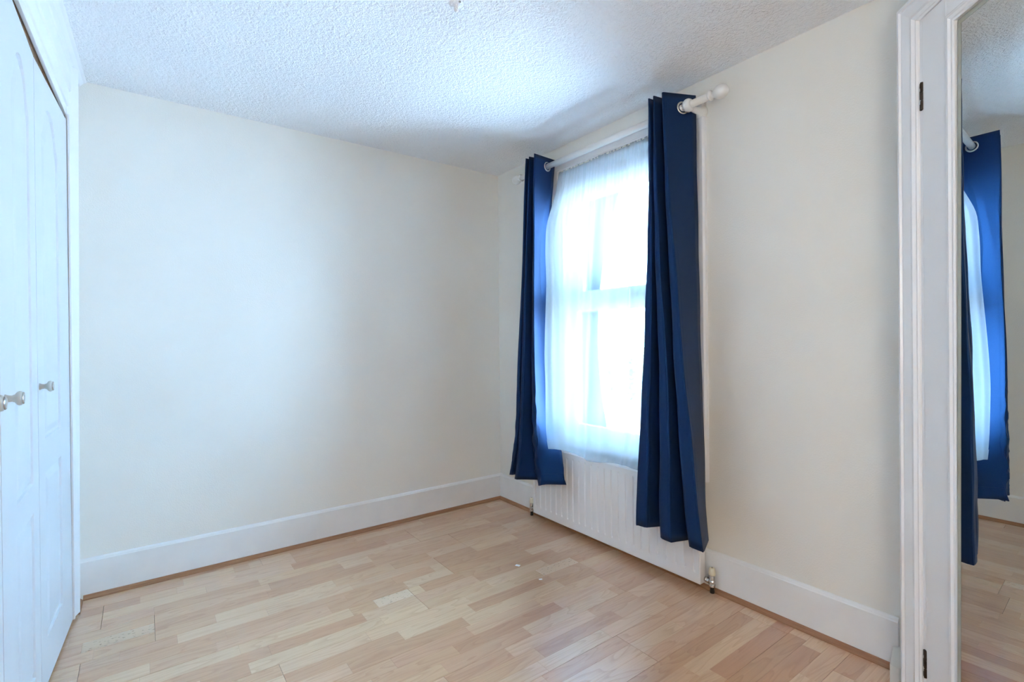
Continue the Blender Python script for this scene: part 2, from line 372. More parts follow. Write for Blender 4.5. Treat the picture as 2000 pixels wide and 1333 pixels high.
def leaf(p, q, z0, z1, panels, knob_s):
    """door leaf from p (far, right edge in view) to q; panels = list of (s0,s1,za,zb,arch)"""
    p, q = Vector((*p, 0)), Vector((*q, 0)); L = (q-p).length; e = (q-p)/L; n = Vector((-e.y, e.x, 0))
    if n.x < 0: n = -n
    P = lambda s, z, d: p+e*s+Vector((0, 0, z))+n*d
    bm = bmesh.new()
    v = [bm.verts.new(P(s, z, d)) for d in (-.034, -.008) for s, z in ((0, z0), (L, z0), (L, z1), (0, z1))]
    for f in ((0, 3, 2, 1), (0, 1, 5, 4), (1, 2, 6, 5), (2, 3, 7, 6), (3, 0, 4, 7)): bm.faces.new([v[i] for i in f])
    # front skin with moulded panels: outline rings stepping in and out
    fr = [bm.verts.new(P(s, z, 0)) for s, z in ((.002, z0+.002), (L-.002, z0+.002), (L-.002, z1-.002), (.002, z1-.002))]
    for i in range(4): bm.faces.new((v[4+i], v[4+(i+1) % 4], fr[(i+1) % 4], fr[i]))
    edges = [bm.edges.get((fr[i], fr[(i+1) % 4])) for i in range(4)]
    for s0, s1, za, zb, arch in panels:
        def outline(g):
            a0, a1, b0, b1 = s0+g, s1-g, za+g, zb-g
            pts = [(a0, b0), (a1, b0)]
            if not arch: return pts+[(a1, b1), (a0, b1)]
            c = (a0+a1)/2; w = (a1-a0)/2; h = arch
            prof = [(1, 0), (.93, .10), (.80, .22), (.72, .38), (.60, .66), (.40, .88), (.2, .97), (0, 1)]
            pts += [(c+w*k, b1-h+h*t_) for k, t_ in prof] + [(c-w*k, b1-h+h*t_) for k, t_ in prof[-2::-1]]
            return pts
        prev = None
        for g, d in ((0, 0), (.003, -.0074), (.009, -.0078), (.014, -.0075), (.036, -.001), (.040, -.0002)):
            ring = [bm.verts.new(P(s, z, d)) for s, z in outline(g)]
            m_ = len(ring)
            if prev:
                for i in range(m_): bm.faces.new((prev[i], prev[(i+1) % m_], ring[(i+1) % m_], ring[i]))
            else:
                for i in range(m_): edges.append(bm.edges.new((ring[i], ring[(i+1) % m_])))
            prev = ring
        bm.faces.new(prev)
    bmesh.ops.triangle_fill(bm, edges=edges, use_beauty=True, use_dissolve=False)
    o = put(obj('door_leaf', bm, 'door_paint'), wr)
    if knob_s is not None:
        s, z = knob_s; bm = bmesh.new()
        lathe(bm, P(s, z, -.001), n, [(.0120, 0), (.0105, .003), (.0085, .008), (.0080, .014), (.0105, .019), (.0165, .023), (.0185, .027), (.0180, .031), (.0150, .0335)], 28)
        k = obj('knob', bm, 'knob', o, smooth=True)
        bm = bmesh.new(); lathe(bm, P(s, z, -.001), n, [(.0150, .0332), (.0155, .0345), (.0140, .0360), (.0120, .0362)], 28)
        # chrome ring and cap share the knob
        rb = bmesh.new(); rb.free()
        obj('knob_ring', bm, 'chrome', o, smooth=True)
        bm = bmesh.new(); lathe(bm, P(s, z, -.001), n, [(.0122, .0345), (.0115, .0365), (.006, .0378), (0, .038)], 28)
        obj('knob_cap', bm, 'knob', o, smooth=True)
    return o
Z0, Z1 = .012, 2.128
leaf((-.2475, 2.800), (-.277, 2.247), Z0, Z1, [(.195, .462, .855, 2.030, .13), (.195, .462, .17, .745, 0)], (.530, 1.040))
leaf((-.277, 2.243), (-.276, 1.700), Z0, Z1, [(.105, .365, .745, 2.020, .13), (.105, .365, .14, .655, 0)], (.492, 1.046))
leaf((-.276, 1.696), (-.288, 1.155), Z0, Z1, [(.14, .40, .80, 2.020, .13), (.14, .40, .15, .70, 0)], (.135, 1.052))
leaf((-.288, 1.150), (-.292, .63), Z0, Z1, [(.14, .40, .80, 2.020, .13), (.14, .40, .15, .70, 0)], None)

# ------------------------------------------------------------------ window
win = struct(empty('window_1', (W+.06, 1.89, OZ0)), 'white sash window behind the net curtain', 'window')
bm = bmesh.new()                                         # casing (architrave) around the opening
def casing_prof(): return [(0, 0), (.018, 0), (.020, .010), (.016, .016), (.016, .055), (.024, .062), (.026, .085), (.018, .093), (0, .093)]
C0, C1, CT = 1.426, 2.354, 2.236
ring = []
for off, s in casing_prof():
    ring.append([(W-off, C0-s, .50), (W-off, C0-s, CT+s*.75), (W-off, C1+s, CT+s*.75), (W-off, C1+s, .50)])
vs = [[bm.verts.new(p) for p in r] for r in ring]
for a, c in zip(vs, vs[1:]):
    for i in range(3): bm.faces.new((a[i], a[i+1], c[i+1], c[i]))
bm.faces.new([r[0] for r in vs]); bm.faces.new([r[3] for r in vs])
put(obj('casing', bm, 'white'), win)
bm = bmesh.new()                                         # jamb lining
box(bm, (W-.002, OY0-.002, OZ0), (W+.155, OY0+.028, OZ1)); box(bm, (W-.002, OY1-.028, OZ0), (W+.155, OY1+.002, OZ1))
box(bm, (W-.002, OY0, OZ1-.02), (W+.155, OY1, OZ1+.002))
for xx in (.048, .098):                                  # parting beads
    box(bm, (W+xx, OY0+.028, OZ0), (W+xx+.008, OY0+.040, OZ1-.02)); box(bm, (W+xx, OY1-.040, OZ0), (W+xx+.008, OY1-.028, OZ1-.02))
put(obj('jamb', bm, 'white'), win)
put(obj('sill', BX((W-.045, OY0-.06, .520), (W+.02, OY1+.06, .546)), 'white', bevel=.006), win)
put(obj('outer_sill', BX((W+.02, OY0-.02, .50), (W+.24, OY1+.02, .53)), 'render', bevel=.004), win)
def sash(x0, x1, z0, z1, top, bot, stile=.062):
    bm = bmesh.new(); ya, yb = OY0+.030, OY1-.030
    box(bm, (x0, ya, z0), (x1, ya+stile, z1)); box(bm, (x0, yb-stile, z0), (x1, yb, z1))
    box(bm, (x0, ya+stile, z1-top), (x1, yb-stile, z1)); box(bm, (x0, ya+stile, z0), (x1, yb-stile, z0+bot))
    s = put(obj('sash', bm, 'white', bevel=.004), win)
    xm = (x0+x1)/2; obj('pane', BX((xm-.002, ya+stile-.006, z0+bot-.006), (xm+.002, yb-stile+.006, z1-top+.006)), 'glass', s)
    return s
sash(W+.108, W+.144, 1.395, 2.218, .165, .085)
lo = sash(W+.058, W+.094, .548, 1.475, .125, .10)
bm = bmesh.new(); lathe(bm, (W+.058, 1.80, 1.438), (-1, 0, 0), [(.010, 0), (.010, .004), (.005, .006), (.005, .012), (.0, .013)], 16)
box(bm, (W+.044, 1.775, 1.434), (W+.052, 1.825, 1.442))
obj('sash_latch', bm, 'chrome', lo)

# ------------------------------------------------------------------ radiator
RX, RY0, RY1, RZ0, RZ1 = W-.08, 1.336, 2.562, .036, .505
rad = tag(empty('radiator', (W-.06, 1.95, 0)), 'white ribbed panel radiator low on the wall under the window', 'radiator')
bm = bmesh.new()
pitch_ = .0508; nr = int((RY1-RY0-.05)/pitch_); y0 = RY0+((RY1-RY0)-nr*pitch_)/2
cols = [RY0]+[y0-.004]
cur = []
for k in range(nr+1):
    yc = y0+k*pitch_
    cur += [(yc-.0065, 0), (yc-.0030, .0055), (yc+.0030, .0055), (yc+.0065, 0)]
prof_y = [(RY0+.004, 0)]+cur+[(RY1-.004, 0)]
zs = [(RZ0+.004, 0), (RZ0+.048, 0), (RZ0+.058, 1), (RZ1-.058, 1), (RZ1-.046, 0), (RZ1-.02, 0), (RZ1-.008, -1.1), (RZ1, -3)]
grid = [[bm.verts.new((RX+(d*f if f > 0 else -f*.006), y, z)) for y, d in prof_y] for z, f in zs]
for a, c in zip(grid, grid[1:]):
    for i in range(len(a)-1): bm.faces.new((a[i], a[i+1], c[i+1], c[i]))
# folded edge all round and a flat back
bx = RX+.044
bl, br = [bm.verts.new((bx, RY0, z)) for z in (RZ0, RZ1)], [bm.verts.new((bx, RY1, z)) for z in (RZ0, RZ1)]
fl_, frr = [bm.verts.new((RX+.003, RY0, RZ0)), bm.verts.new((RX+.018, RY0, RZ1))], [bm.verts.new((RX+.003, RY1, RZ0)), bm.verts.new((RX+.018, RY1, RZ1))]
bm.faces.new((bl[0], bl[1], fl_[1], fl_[0])); bm.faces.new((br[0], frr[0], frr[1], br[1])); bm.faces.new((bl[0], br[0], br[1], bl[1]))
bm.faces.new((bl[0], fl_[0], frr[0], br[0])); bm.faces.new((bl[1], br[1], frr[1], fl_[1]))
L_ = [g[0] for g in grid]; R_ = [g[-1] for g in grid]
bm.faces.new([fl_[0]]+L_+[fl_[1]]); bm.faces.new([frr[0]]+R_+[frr[1]])
bm.faces.new([fl_[0]]+grid[0]+[frr[0]]); bm.faces.new([fl_[1]]+grid[-1]+[frr[1]])
put(obj('panel', bm, 'rad'), rad)
bm = bmesh.new()
for yy in (1.55, 2.35): put(obj('wall_bracket', BX((W-.040, yy-.02, .20), (W-.0005, yy+.02, .42)), 'rad'), rad)
def valve(y, s, xo, tall):
    x = W-xo; v_ = put(obj('valve', BX((x-.010, y-.010, .040), (x+.010, y+.010, .062)), 'chrome', bevel=.004), rad)
    bm = bmesh.new()
    lathe(bm, (x, y, .028), (0, 0, 1), [(.0125, 0), (.0145, .003), (.0145, .012), (.0115, .014), (.0115, .022), (.0135, .026), (.0115, .030), (.0110, .052), (.009, .054)], 20)
    lathe(bm, (x, y, .052), (0, s, 0), [(.009, 0), (.009, .010), (.0145, .012), (.0145, .022), (.010, .024), (.0125, .028), (.0125, .042)], 8)
    obj('valve_body', bm, 'chrome', v_, smooth=False)
    bm = bmesh.new(); lathe(bm, (x, y, .0), (0, 0, 1), [(.0105, .0), (.0105, .012), (.009, .013), (.009, .030)], 16); obj('pipe', bm, 'pipe', v_)
    bm = bmesh.new(); lathe(bm, (x, y, .080), (0, 0, 1), [(.010, 0), (.0145, .003), (.0155, .010), (.0140, .022), (.0115, .034), (.0085, .036), (0, .036)], 18)
    obj('cap', bm, 'cap', v_, smooth=True)
    bm = bmesh.new(); lathe(bm, (x, y, .1155), (0, 0, 1), [(.004, 0), (.004, .003), (0, .0032)], 10); obj('cap_screw', bm, 'chrome', v_)
valve(1.300, 1, .0365, 1); valve(2.606, -1, .055, 1)

# ------------------------------------------------------------------ curtain pole
PO, PZ = W-.115, 2.250
rod = tag(empty('curtain_pole', (PO, 1.9, PZ)), 'white wooden curtain pole with ball finials above the window', 'curtain pole')
bm = bmesh.new(); lathe(bm, (PO, 1.245, PZ), (0, 1, 0), [(.0165, 0), (.0165, 1.36)], 28); put(obj('pole', bm, 'pole', smooth=True), rod)
for y, s in ((1.245, -1), (2.605, 1)):
    bm = bmesh.new()
    lathe(bm, (PO, y, PZ), (0, s, 0), [(.0165, -.004), (.022, 0), (.024, .004), (.022, .009), (.0145, .012), (.013, .018), (.017, .024), (.024, .032), (.0285, .043), (.030, .054), (.0285, .066), (.022, .077), (.012, .084), (0, .087)], 28)
    put(obj('finial', bm, 'pole', smooth=True), rod)
for y in (1.352, 2.50):
    bm = bmesh.new()
    lathe(bm, (PO, y-.020, PZ), (0, 1, 0), [(.018, 0), (.024, .004), (.029, .013), (.030, .020), (.029, .027), (.024, .036), (.018, .040)], 28)
    lathe(bm, (PO, y, PZ-.006), (1, 0, 0), [(.013, .02), (.015, .05), (.018, .078), (.026, .088), (.031, .095), (.031, .108), (.028, .1148)], 24)
    put(obj('bracket', bm, 'pole', smooth=True), rod)

# ------------------------------------------------------------------ curtains
def cr(p, n=10):
    """Catmull-Rom through 2D points"""
    p = np.array(p, float); q = np.vstack([2*p[0]-p[1], p, 2*p[-1]-p[-2]]); out = []
    for i in range(1, len(q)-2):
        for t in np.linspace(0, 1, n, endpoint=False):
            a, b_, c, d = q[i-1:i+3]
            out.append(.5*((2*b_)+(c-a)*t+(2*a-5*b_+4*c-d)*t*t+(3*b_-a-3*c+d)*t**3))
    out.append(p[-1]); return np.array(out)
def crest(nodes, ws):
    out = [nodes[0]]
    for i in range(1, len(nodes)-1):
        o, y = nodes[i]
        if i % 2: out += [(o, y-ws[i//2]), (o, y)]
        else:
            a, c = out[-1][1], nodes[i+1][1]-ws[i//2]
            out.append((o, (a+c)/2))
    return out+[nodes[-1]]
def fold(nodes, n=10, fat=.8):
    """rounded zig-zag: every inner node becomes a small bend"""
    pts = [np.array(nodes[0], float)]
    for i in range(1, len(nodes)-1):
        a, b_, c = (np.array(nodes[j], float) for j in (i-1, i, i+1))
        for t in (-.30, -.12, 0, .12, .30):
            k = fat*t
            q = b_+(a-b_)*(-k) if t < 0 else b_+(c-b_)*k
            w = .5*(1-abs(t)/.30)*.10
            q = q+((a+c)/2-b_)*w
            pts.append(q)
    pts.append(np.array(nodes[-1], float)); return cr(pts, 5)
def cloth(levels, nz, sub, wrinkle=None):
    zs = np.array([l[0] for l in levels]); N = np.array([l[1] for l in levels], float)      # levels top -> bottom
    zz = np.linspace(zs[0], zs[-1], nz); rows = []
    for z in zz:
        f = np.array([[np.interp(-z, -zs, N[:, k, c]) for c in (0, 1)] for k in range(N.shape[1])])
        rows.append((z, f))
    F = np.array([r[1] for r in rows])
    ker = np.array([1, 2, 3, 2, 1])/9                       # soften the joints between levels
    G = F.copy()
    for k in range(F.shape[1]):
        for c in (0, 1):
            e = np.concatenate([[2*F[0, k, c]-F[2, k, c], 2*F[0, k, c]-F[1, k, c]], F[:, k, c], [2*F[-1, k, c]-F[-2, k, c], 2*F[-1, k, c]-F[-3, k, c]]])
            G[:, k, c] = np.convolve(e, ker, 'valid')
    return zz, [sub(g) for g in G]
def sheet(name, zz, rows, mat, parent, thick=0, zoff=None, disp=None):
    nu = len(rows[0]); verts = []; faces = []
    for i, (z, r) in enumerate(zip(zz, rows)):
        for j, (o, y) in enumerate(r):
            t = i/(len(zz)-1); u = j/(nu-1)
            dz = zoff(u, t) if zoff else 0
            d = disp(u, z) if disp else 0
            verts.append((W-o-d, y, z+dz))
    for i in range(len(zz)-1):
        for j in range(nu-1):
            a = i*nu+j; faces.append((a, a+1, a+nu+1, a+nu))
    me = bpy.data.meshes.new(name); me.from_pydata(verts, [], faces); me.update()
    for f in me.polygons: f.use_smooth = True
    o = link(name, me, mat)
    if thick:
        md = o.modifiers.new('thickness', 'SOLIDIFY'); md.thickness = thick; md.offset = 0
    return put(o, parent)
# nodes: (distance from the wall, y); right-hand curtain, outer edge -> inner edge
RC = [
 (2.316, [(.048, 1.357), (.205, 1.432), (.060, 1.463), (.205, 1.477), (.060, 1.497), (.203, 1.507), (.060, 1.565)]),
 (1.90,  [(.052, 1.350), (.222, 1.405), (.075, 1.455), (.218, 1.470), (.075, 1.50), (.212, 1.506), (.065, 1.575)]),
 (1.55,  [(.056, 1.345), (.241, 1.376), (.085, 1.440), (.235, 1.456), (.085, 1.50), (.221, 1.508), (.070, 1.585)]),
 (1.10,  [(.070, 1.325), (.268, 1.337), (.100, 1.420), (.259, 1.417), (.100, 1.50), (.244, 1.518), (.080, 1.60)]),
 (.85,   [(.085, 1.310), (.284, 1.305), (.115, 1.400), (.270, 1.412), (.115, 1.50), (.252, 1.530), (.095, 1.62)]),
 (.63,   [(.105, 1.292), (.294, 1.285), (.130, 1.385), (.277, 1.409), (.130, 1.50), (.258, 1.536), (.115, 1.63)]),
 (.42,   [(.135, 1.268), (.301, 1.264), (.150, 1.375), (.282, 1.408), (.150, 1.50), (.261, 1.552), (.125, 1.65)]),
 (.292,  [(.165, 1.236), (.306, 1.240), (.165, 1.365), (.283, 1.400), (.160, 1.495), (.262, 1.553), (.130, 1.66)]),
]
cur_r = tag(empty('curtain', (PO, 1.44, PZ)), 'darker navy eyelet curtain on the right of the window', 'curtain', 'navy eyelet curtains at the window')
def widen(lv, k):
    out = []
    for z, nd in lv:
        t = (lv[0][0]-z)/(lv[0][0]-lv[-1][0]); w = .006+k*min(1, t*1.15)**1.1
        y = [p[1] for p in nd]
        ws = [w*m for m in (1.0, .85, .85)]
        out.append((z, crest(nd, ws)))
    return out
RCw = widen(RC, .062)
zz, rows = cloth(RCw, 60, fold); zzR, rowsR = zz, rows
def zR(u, t): return (.008*math.sin(u*9+1)+.012*math.exp(-((u-.22)/.14)**2))*t*t - .004*t
sheet('fabric', zz, rows, 'navy', cur_r, .0022, zR, lambda u, z: .0025*math.sin(z*7+u*11)+.0015*math.sin(z*17-u*23))
# left-hand curtain, inner edge -> outer edge
LC = [
 (2.303, [(.048, 2.345), (.226, 2.336), (.060, 2.382), (.222, 2.393), (.060, 2.418), (.218, 2.429), (.060, 2.475)]),
 (2.05,  [(.050, 2.380), (.232, 2.342), (.065, 2.400), (.225, 2.410), (.065, 2.437), (.221, 2.445), (.060, 2.49)]),
 (1.70,  [(.058, 2.410), (.238, 2.350), (.075, 2.410), (.228, 2.430), (.075, 2.455), (.226, 2.464), (.065, 2.51)]),
 (1.50,  [(.062, 2.410), (.244, 2.350), (.085, 2.415), (.234, 2.438), (.085, 2.465), (.231, 2.475), (.070, 2.52)]),
 (1.06,  [(.070, 2.395), (.261, 2.335), (.100, 2.420), (.247, 2.456), (.100, 2.480), (.242, 2.499), (.080, 2.54)]),
 (.75,   [(.080, 2.370), (.269, 2.328), (.110, 2.425), (.253, 2.468), (.110, 2.495), (.247, 2.514), (.090, 2.56)]),
 (.58,   [(.095, 2.320), (.272, 2.322), (.120, 2.430), (.256, 2.476), (.120, 2.510), (.250, 2.528), (.100, 2.58)]),
 (.50,   [(.115, 2.250), (.274, 2.312), (.130, 2.430), (.255, 2.487), (.130, 2.520), (.250, 2.545), (.105, 2.60)]),
 (.40,   [(.150, 2.178), (.276, 2.293), (.140, 2.420), (.254, 2.505), (.140, 2.540), (.249, 2.570), (.110, 2.62)]),
 (.305,  [(.180, 2.130), (.277, 2.268), (.150, 2.400), (.253, 2.530), (.150, 2.560), (.248, 2.592), (.115, 2.64)]),
]
cur_l = tag(empty('curtain', (PO, 2.40, PZ)), 'bright-lit blue eyelet curtain on the left of the window', 'curtain', 'navy eyelet curtains at the window')
LCw = widen(LC, .030)
zz, rows = cloth(LCw, 70, fold)
def zL(u, t): return (.030*max(0, 1-u*5)+.008*math.sin(u*10))*t*t
def dL(u, z):
    w = max(0, min(1, (1.0-z)/.5))
    return .0025*math.sin(z*6+u*9)+w*(.006*math.sin(z*38+u*30)+.004*math.sin(z*61-u*47)) * (1 if u < .3 else .35)
sheet('fabric', zz, rows, 'navy', cur_l, .0022, zL, dL)
# stitched hem band lines follow the cloth: a thin raised seam
def hem(zz, rows, parent, zo, disp, zh=.055):
    i = min(range(len(zz)), key=lambda k: abs(zz[k]-(zz[-1]+zh))); 
    bm = bmesh.new(); r = rows[i]; nu = len(r); t = i/(len(zz)-1); prev = None
    for j, (o, y) in enumerate(r):
        u = j/(nu-1); z = zz[i]+zo(u, t); d = disp(u, zz[i])
        a = np.array(r[min(j+1, nu-1)])-np.array(r[max(j-1, 0)]); nn = np.array((a[1], -a[0])); nn = nn/(np.linalg.norm(nn)+1e-9)
        q = []
        for sgn in (-1, 1):
            for dz in (-.0012, .0012):
                q.append(bm.verts.new((W-(o+nn[0]*.0019*sgn)-d, y+nn[1]*.0019*sgn, z+dz)))
        ring = [q[0], q[1], q[3], q[2]]
        if prev:
            for k in range(4): bm.faces.new((prev[k], prev[(k+1) % 4], ring[(k+1) % 4], ring[k]))
        prev = ring
    put(obj('hem_seam', bm, 'navy'), parent)
hem(zz, rows, cur_l, zL, dL)
def eyelets(zz, rows, parent):
    i = min(range(len(zz)), key=lambda k: abs(zz[k]-PZ)); r = rows[i]; z = PZ; hits = []
    for p, q in zip(r, r[1:]):
        if (p[0]-.115)*(q[0]-.115) <= 0 and abs(q[0]-p[0]) > 1e-6: hits.append((p, q))
    proto = None
    for a, b_ in hits:
        a, b_ = np.array(a), np.array(b_); f = (.115-a[0])/(b_[0]-a[0]); c = a+(b_-a)*f
        e = b_-a; ax = Vector((e[1], e[0], 0)).normalized()           # normal of the panel, offsets run along -x
        ax = Vector((e[1], e[0], 0)).normalized(); pos = Vector((W-c[0], c[1], z))
        if proto is None:
            bm = bmesh.new(); R, r = .0255, .0048
            rings = []
            for i in range(32):
                th = 2*math.pi*i/32; d = Vector((math.cos(th), math.sin(th), 0))
                rings.append([bm.verts.new(d*(R+r*math.cos(2*math.pi*j/8))+Vector((0, 0, .0042*math.sin(2*math.pi*j/8)))) for j in range(8)])
            for i in range(32):
                for j in range(8): bm.faces.new((rings[i][j], rings[(i+1) % 32][j], rings[(i+1) % 32][(j+1) % 8], rings[i][(j+1) % 8]))
            o = obj('eyelet', bm, 'eyelet', None, smooth=True); proto = o
        else:
            o = proto.copy(); COL.objects.link(o)
        o.parent = parent; o.matrix_parent_inverse = Matrix.Translation(parent.location).inverted()
        o.matrix_basis = Matrix.Translation(pos) @ ax.to_track_quat('Z', 'Y').to_matrix().to_4x4()
eyelets(zzR, rowsR, cur_r); eyelets(zz, rows, cur_l)

# ------------------------------------------------------------------ net curtain
NT = [  # z, left edge (o,y), then a few control points to the right edge
 (2.236, [(.012, 2.352), (.012, 2.10), (.012, 1.85), (.012, 1.65), (.012, 1.45)]),
 (2.09,  [(.050, 2.346), (.030, 2.10), (.022, 1.85), (.020, 1.65), (.016, 1.45)]),
 (1.877, [(.140, 2.333), (.060, 2.10), (.035, 1.85), (.028, 1.65), (.020, 1.45)]),
 (1.717, [(.153, 2.328), (.075, 2.10), (.042, 1.85), (.032, 1.65), (.022, 1.45)]),
 (1.52,  [(.161, 2.310), (.090, 2.09), (.050, 1.85), (.036, 1.65), (.024, 1.45)]),
 (1.22,  [(.187, 2.298), (.110, 2.08), (.060, 1.85), (.042, 1.65), (.028, 1.46)]),
 (1.066, [(.199, 2.291), (.120, 2.08), (.068, 1.85), (.048, 1.65), (.032, 1.46)]),
 (.926,  [(.208, 2.272), (.130, 2.07), (.078, 1.85), (.055, 1.65), (.036, 1.47)]),
 (.75,   [(.206, 2.276), (.140, 2.07), (.092, 1.86), (.070, 1.66), (.050, 1.48)]),
 (.612,  [(.203, 2.278), (.150, 2.06), (.108, 1.86), (.090, 1.67), (.075, 1.50)]),
 (.520,  [(.198, 2.262), (.155, 2.06), (.122, 1.87), (.110, 1.68), (.100, 1.54)]),
]
net = tag(empty('net_curtain', (W-.01, 1.9, 2.236)), 'sheer white net curtain billowing over the window sill', 'net curtain')
zz, rows = cloth(NT, 64, lambda g: cr(g, 45))
def dN(u, z):
    t = (2.236-z)/1.716; s = min(1, t*4)
    g = .006*(1-s)*math.sin(u*150)*(.6+.4*math.sin(u*37)) + .003*(1-s)*math.sin(u*260)
    w = u+.012*math.sin(z*2.1)
    f = .008*math.sin(w*21+.6)+.0055*math.sin(w*43+1.3)+.004*math.sin(w*71+z*.7)
    k = math.exp(-((w-.345)/.020)**2)*.020+math.exp(-((w-.60-.05*t)/.016)**2)*.014-math.exp(-((w-.16)/.03)**2)*.008
    return (g+(f+k)*(.25+.75*s)*(1-.45*max(0, t-.8)/.2))*(1 if u > .04 else u/.04)*.8
def zN(u, t):
    step = -.016/(1+math.exp(-(u-.335)*160))
    return t**6*(step+.012*max(0, 1-u*6)*0 + .010*math.sin(u*12+.4))
sheet('net_fabric', zz, rows, 'voile', net, 0, zN, dN)
i = len(zz)-3                                            # hem: a narrow doubled strip at the foot
sheet('net_hem', zz[-3:], [r for r in rows[-3:]], 'voile', net, 0, lambda u, t: zN(u, .955+.045*t), lambda u, z: dN(u, z)+.002)
bm = bmesh.new(); lathe(bm, (W-.012, 1.42, 2.232), (0, 1, 0), [(.002, 0), (.002, .94)], 8); put(obj('stretch_wire', bm, 'cap'), net)

# ------------------------------------------------------------------ angled door with mirror (right)
A_ = math.radians(136.130236606057); N_ = Vector((math.cos(A_), math.sin(A_), 0)); E_ = Vector((-N_.y, N_.x, 0))
if E_.y > 0: E_ = -E_
DD = -1.009
P0 = Vector((1.902, .524, 0)); P0 = P0 + N_*(DD-P0.dot(N_)-.006*1.19)
Q = lambda s, z, d: P0+E_*s+N_*d+Vector((0, 0, z))
def abox(bm, s0, s1, z0, z1, d0, d1):
    v = [bm.verts.new(Q(s, z, d)) for s in (s0, s1) for z in (z0, z1) for d in (d0, d1)]
    for f in ((0, 1, 3, 2), (4, 6, 7, 5), (0, 4, 5, 1), (2, 3, 7, 6), (0, 2, 6, 4), (1, 5, 7, 3)): bm.faces.new([v[i] for i in f])
SD0, SD1, ZD = .0905, .850, 2.112        # leaf edges and head
bm = bmesh.new()
abox(bm, .018, .078, 0, H, -.07, -.012); abox(bm, SD1+.012, .945, 0, H, -.07, -.012); abox(bm, .078, SD1+.012, ZD+.012, H, -.07, -.012)
vv = [Q(.018, 0, -.07), Q(.018, 0, -.012)]
a, c = Q(.0185, 0, -.0125), Vector((W, Q(.0185, 0, -.0125).y-.0, 0))
extrude_poly(bm, [(a.x, a.y, 0), (W, a.y, 0), (W, a.y-.05, 0), (a.x-.03, a.y-.05, 0)], (0, 0, H))
e2 = Q(.944, 0, -.02)
extrude_poly(bm, [(e2.x, e2.y, 0), (e2.x+.05, e2.y, 0), (e2.x+.05, YF, 0), (e2.x, YF, 0)], (0, 0, H))
struct(obj('wall_corner', bm, 'white'), 'white boarded wall set diagonally across the right corner, above the mirrored door', 'wall')
# plinth block peeping out beside the architrave
bm = bmesh.new()
extrude_poly(bm, [(2.000, .588, 0), (1.99, .56, 0), (2.05, .535, 0), (W-.001, .535, 0), (W-.001, .618, 0)], (0, 0, .083))
struct(obj('trim_4', bm, 'cream_white', bevel=.002), 'low ivory plinth block at the foot of the diagonal wall', 'plinth')
dr = struct(empty('door_1', P0+E_*.47), 'white framed mirrored door on the right edge', 'door')
pr = [(0, -.012), (0, .014), (.004, .017), (.012, .018), (.015, .012), (.022, .0135), (.050, .010), (.060, .0115), (.068, .006), (.073, .006), (.076, .002), (.076, -.012)]
bm = bmesh.new(); rings = []
z_top = lambda s: 2.190-s
for s, d in pr: rings.append([bm.verts.new(Q(s, 0, d)), bm.verts.new(Q(s, z_top(s), d)), bm.verts.new(Q(.940-s, z_top(s), d)), bm.verts.new(Q(.940-s, 0, d))])
for a, c in zip(rings, rings[1:]):
    for i in range(3): bm.faces.new((a[i], a[i+1], c[i+1], c[i]))
put(obj('architrave', bm, 'white'), dr)
bm = bmesh.new(); abox(bm, .076, SD0-.0018, 0, 2.117, -.05, -.002); abox(bm, SD1+.002, SD1+.014, 0, 2.117, -.05, -.002); abox(bm, .076, SD1+.014, ZD+.0025, 2.122, -.05, -.002)
put(obj('door_frame', bm, 'white', bevel=.0015), dr)
MS0, MS1, MZ0, MZ1 = .2185, .720, .13, 2.024
bm = bmesh.new()                                         # leaf: stiles and rails
st = MS0-.0335
abox(bm, SD0, st, .01, ZD, -.04, 0); abox(bm, MS1+.030, SD1, .01, ZD, -.04, 0)
abox(bm, st, MS1+.030, MZ1+.030, ZD, -.04, 0); abox(bm, st, MS1+.030, .01, MZ0-.030, -.04, 0)
lf = put(obj('door_leaf', bm, 'white', bevel=.0015), dr)
pr = [(-.0335, -.03), (-.0335, .001), (-.029, .005), (-.020, .006), (-.014, .002), (-.008, .0025), (-.0035, .000), (-.0035, -.03)]
bm = bmesh.new(); rings = []
for s, d in pr: rings.append([bm.verts.new(Q(a, z, d)) for a, z in ((MS0+s, MZ0+s), (MS0+s, MZ1-s), (MS1-s, MZ1-s), (MS1-s, MZ0+s))])
for a, c in zip(rings, rings[1:]):
    for i in range(4): bm.faces.new((a[i], a[(i+1) % 4], c[(i+1) % 4], c[i]))
obj('glazing_bead', bm, 'white', lf)
# mirror pane, leaning by a third of a degree
TL = .006
nm = Vector((math.cos(A_)*math.cos(TL), math.sin(A_)*math.cos(TL), math.sin(TL)))
def MQ(s, z, d):
    p = P0+E_*s; base = Vector((p.x, p.y, z)); k = (DD-base.dot(nm))/ (nm.dot(N_)); return base+N_*(k+d)
def mpane(s0, s1, z0, z1, d0, d1, bev):
    bm = bmesh.new()
    b_ = [bm.verts.new(MQ(s, z, d0)) for s, z in ((s0, z0), (s1, z0), (s1, z1), (s0, z1))]
    f_ = [bm.verts.new(MQ(s, z, d1)) for s, z in ((s0+bev, z0+bev), (s1-bev, z0+bev), (s1-bev, z1-bev), (s0+bev, z1-bev))]
    bm.faces.new(b_); bm.faces.new(f_)
    for i in range(4): bm.faces.new((b_[i], b_[(i+1) % 4], f_[(i+1) % 4], f_[i]))
    return bm
put_m = obj('mirror_pane', mpane(MS0+.0045, MS1-.0045, MZ0+.0045, MZ1-.0045, -.004, 0, 0), 'mirror', lf); put_m['label'] = 'mirror glass reflecting the curtains'
bm = bmesh.new(); g = [(MS0+.0030, MZ0+.0030, MS1-.0030, MZ1-.0030), (MS0+.0140, MZ0+.0140, MS1-.0140, MZ1-.0140)]
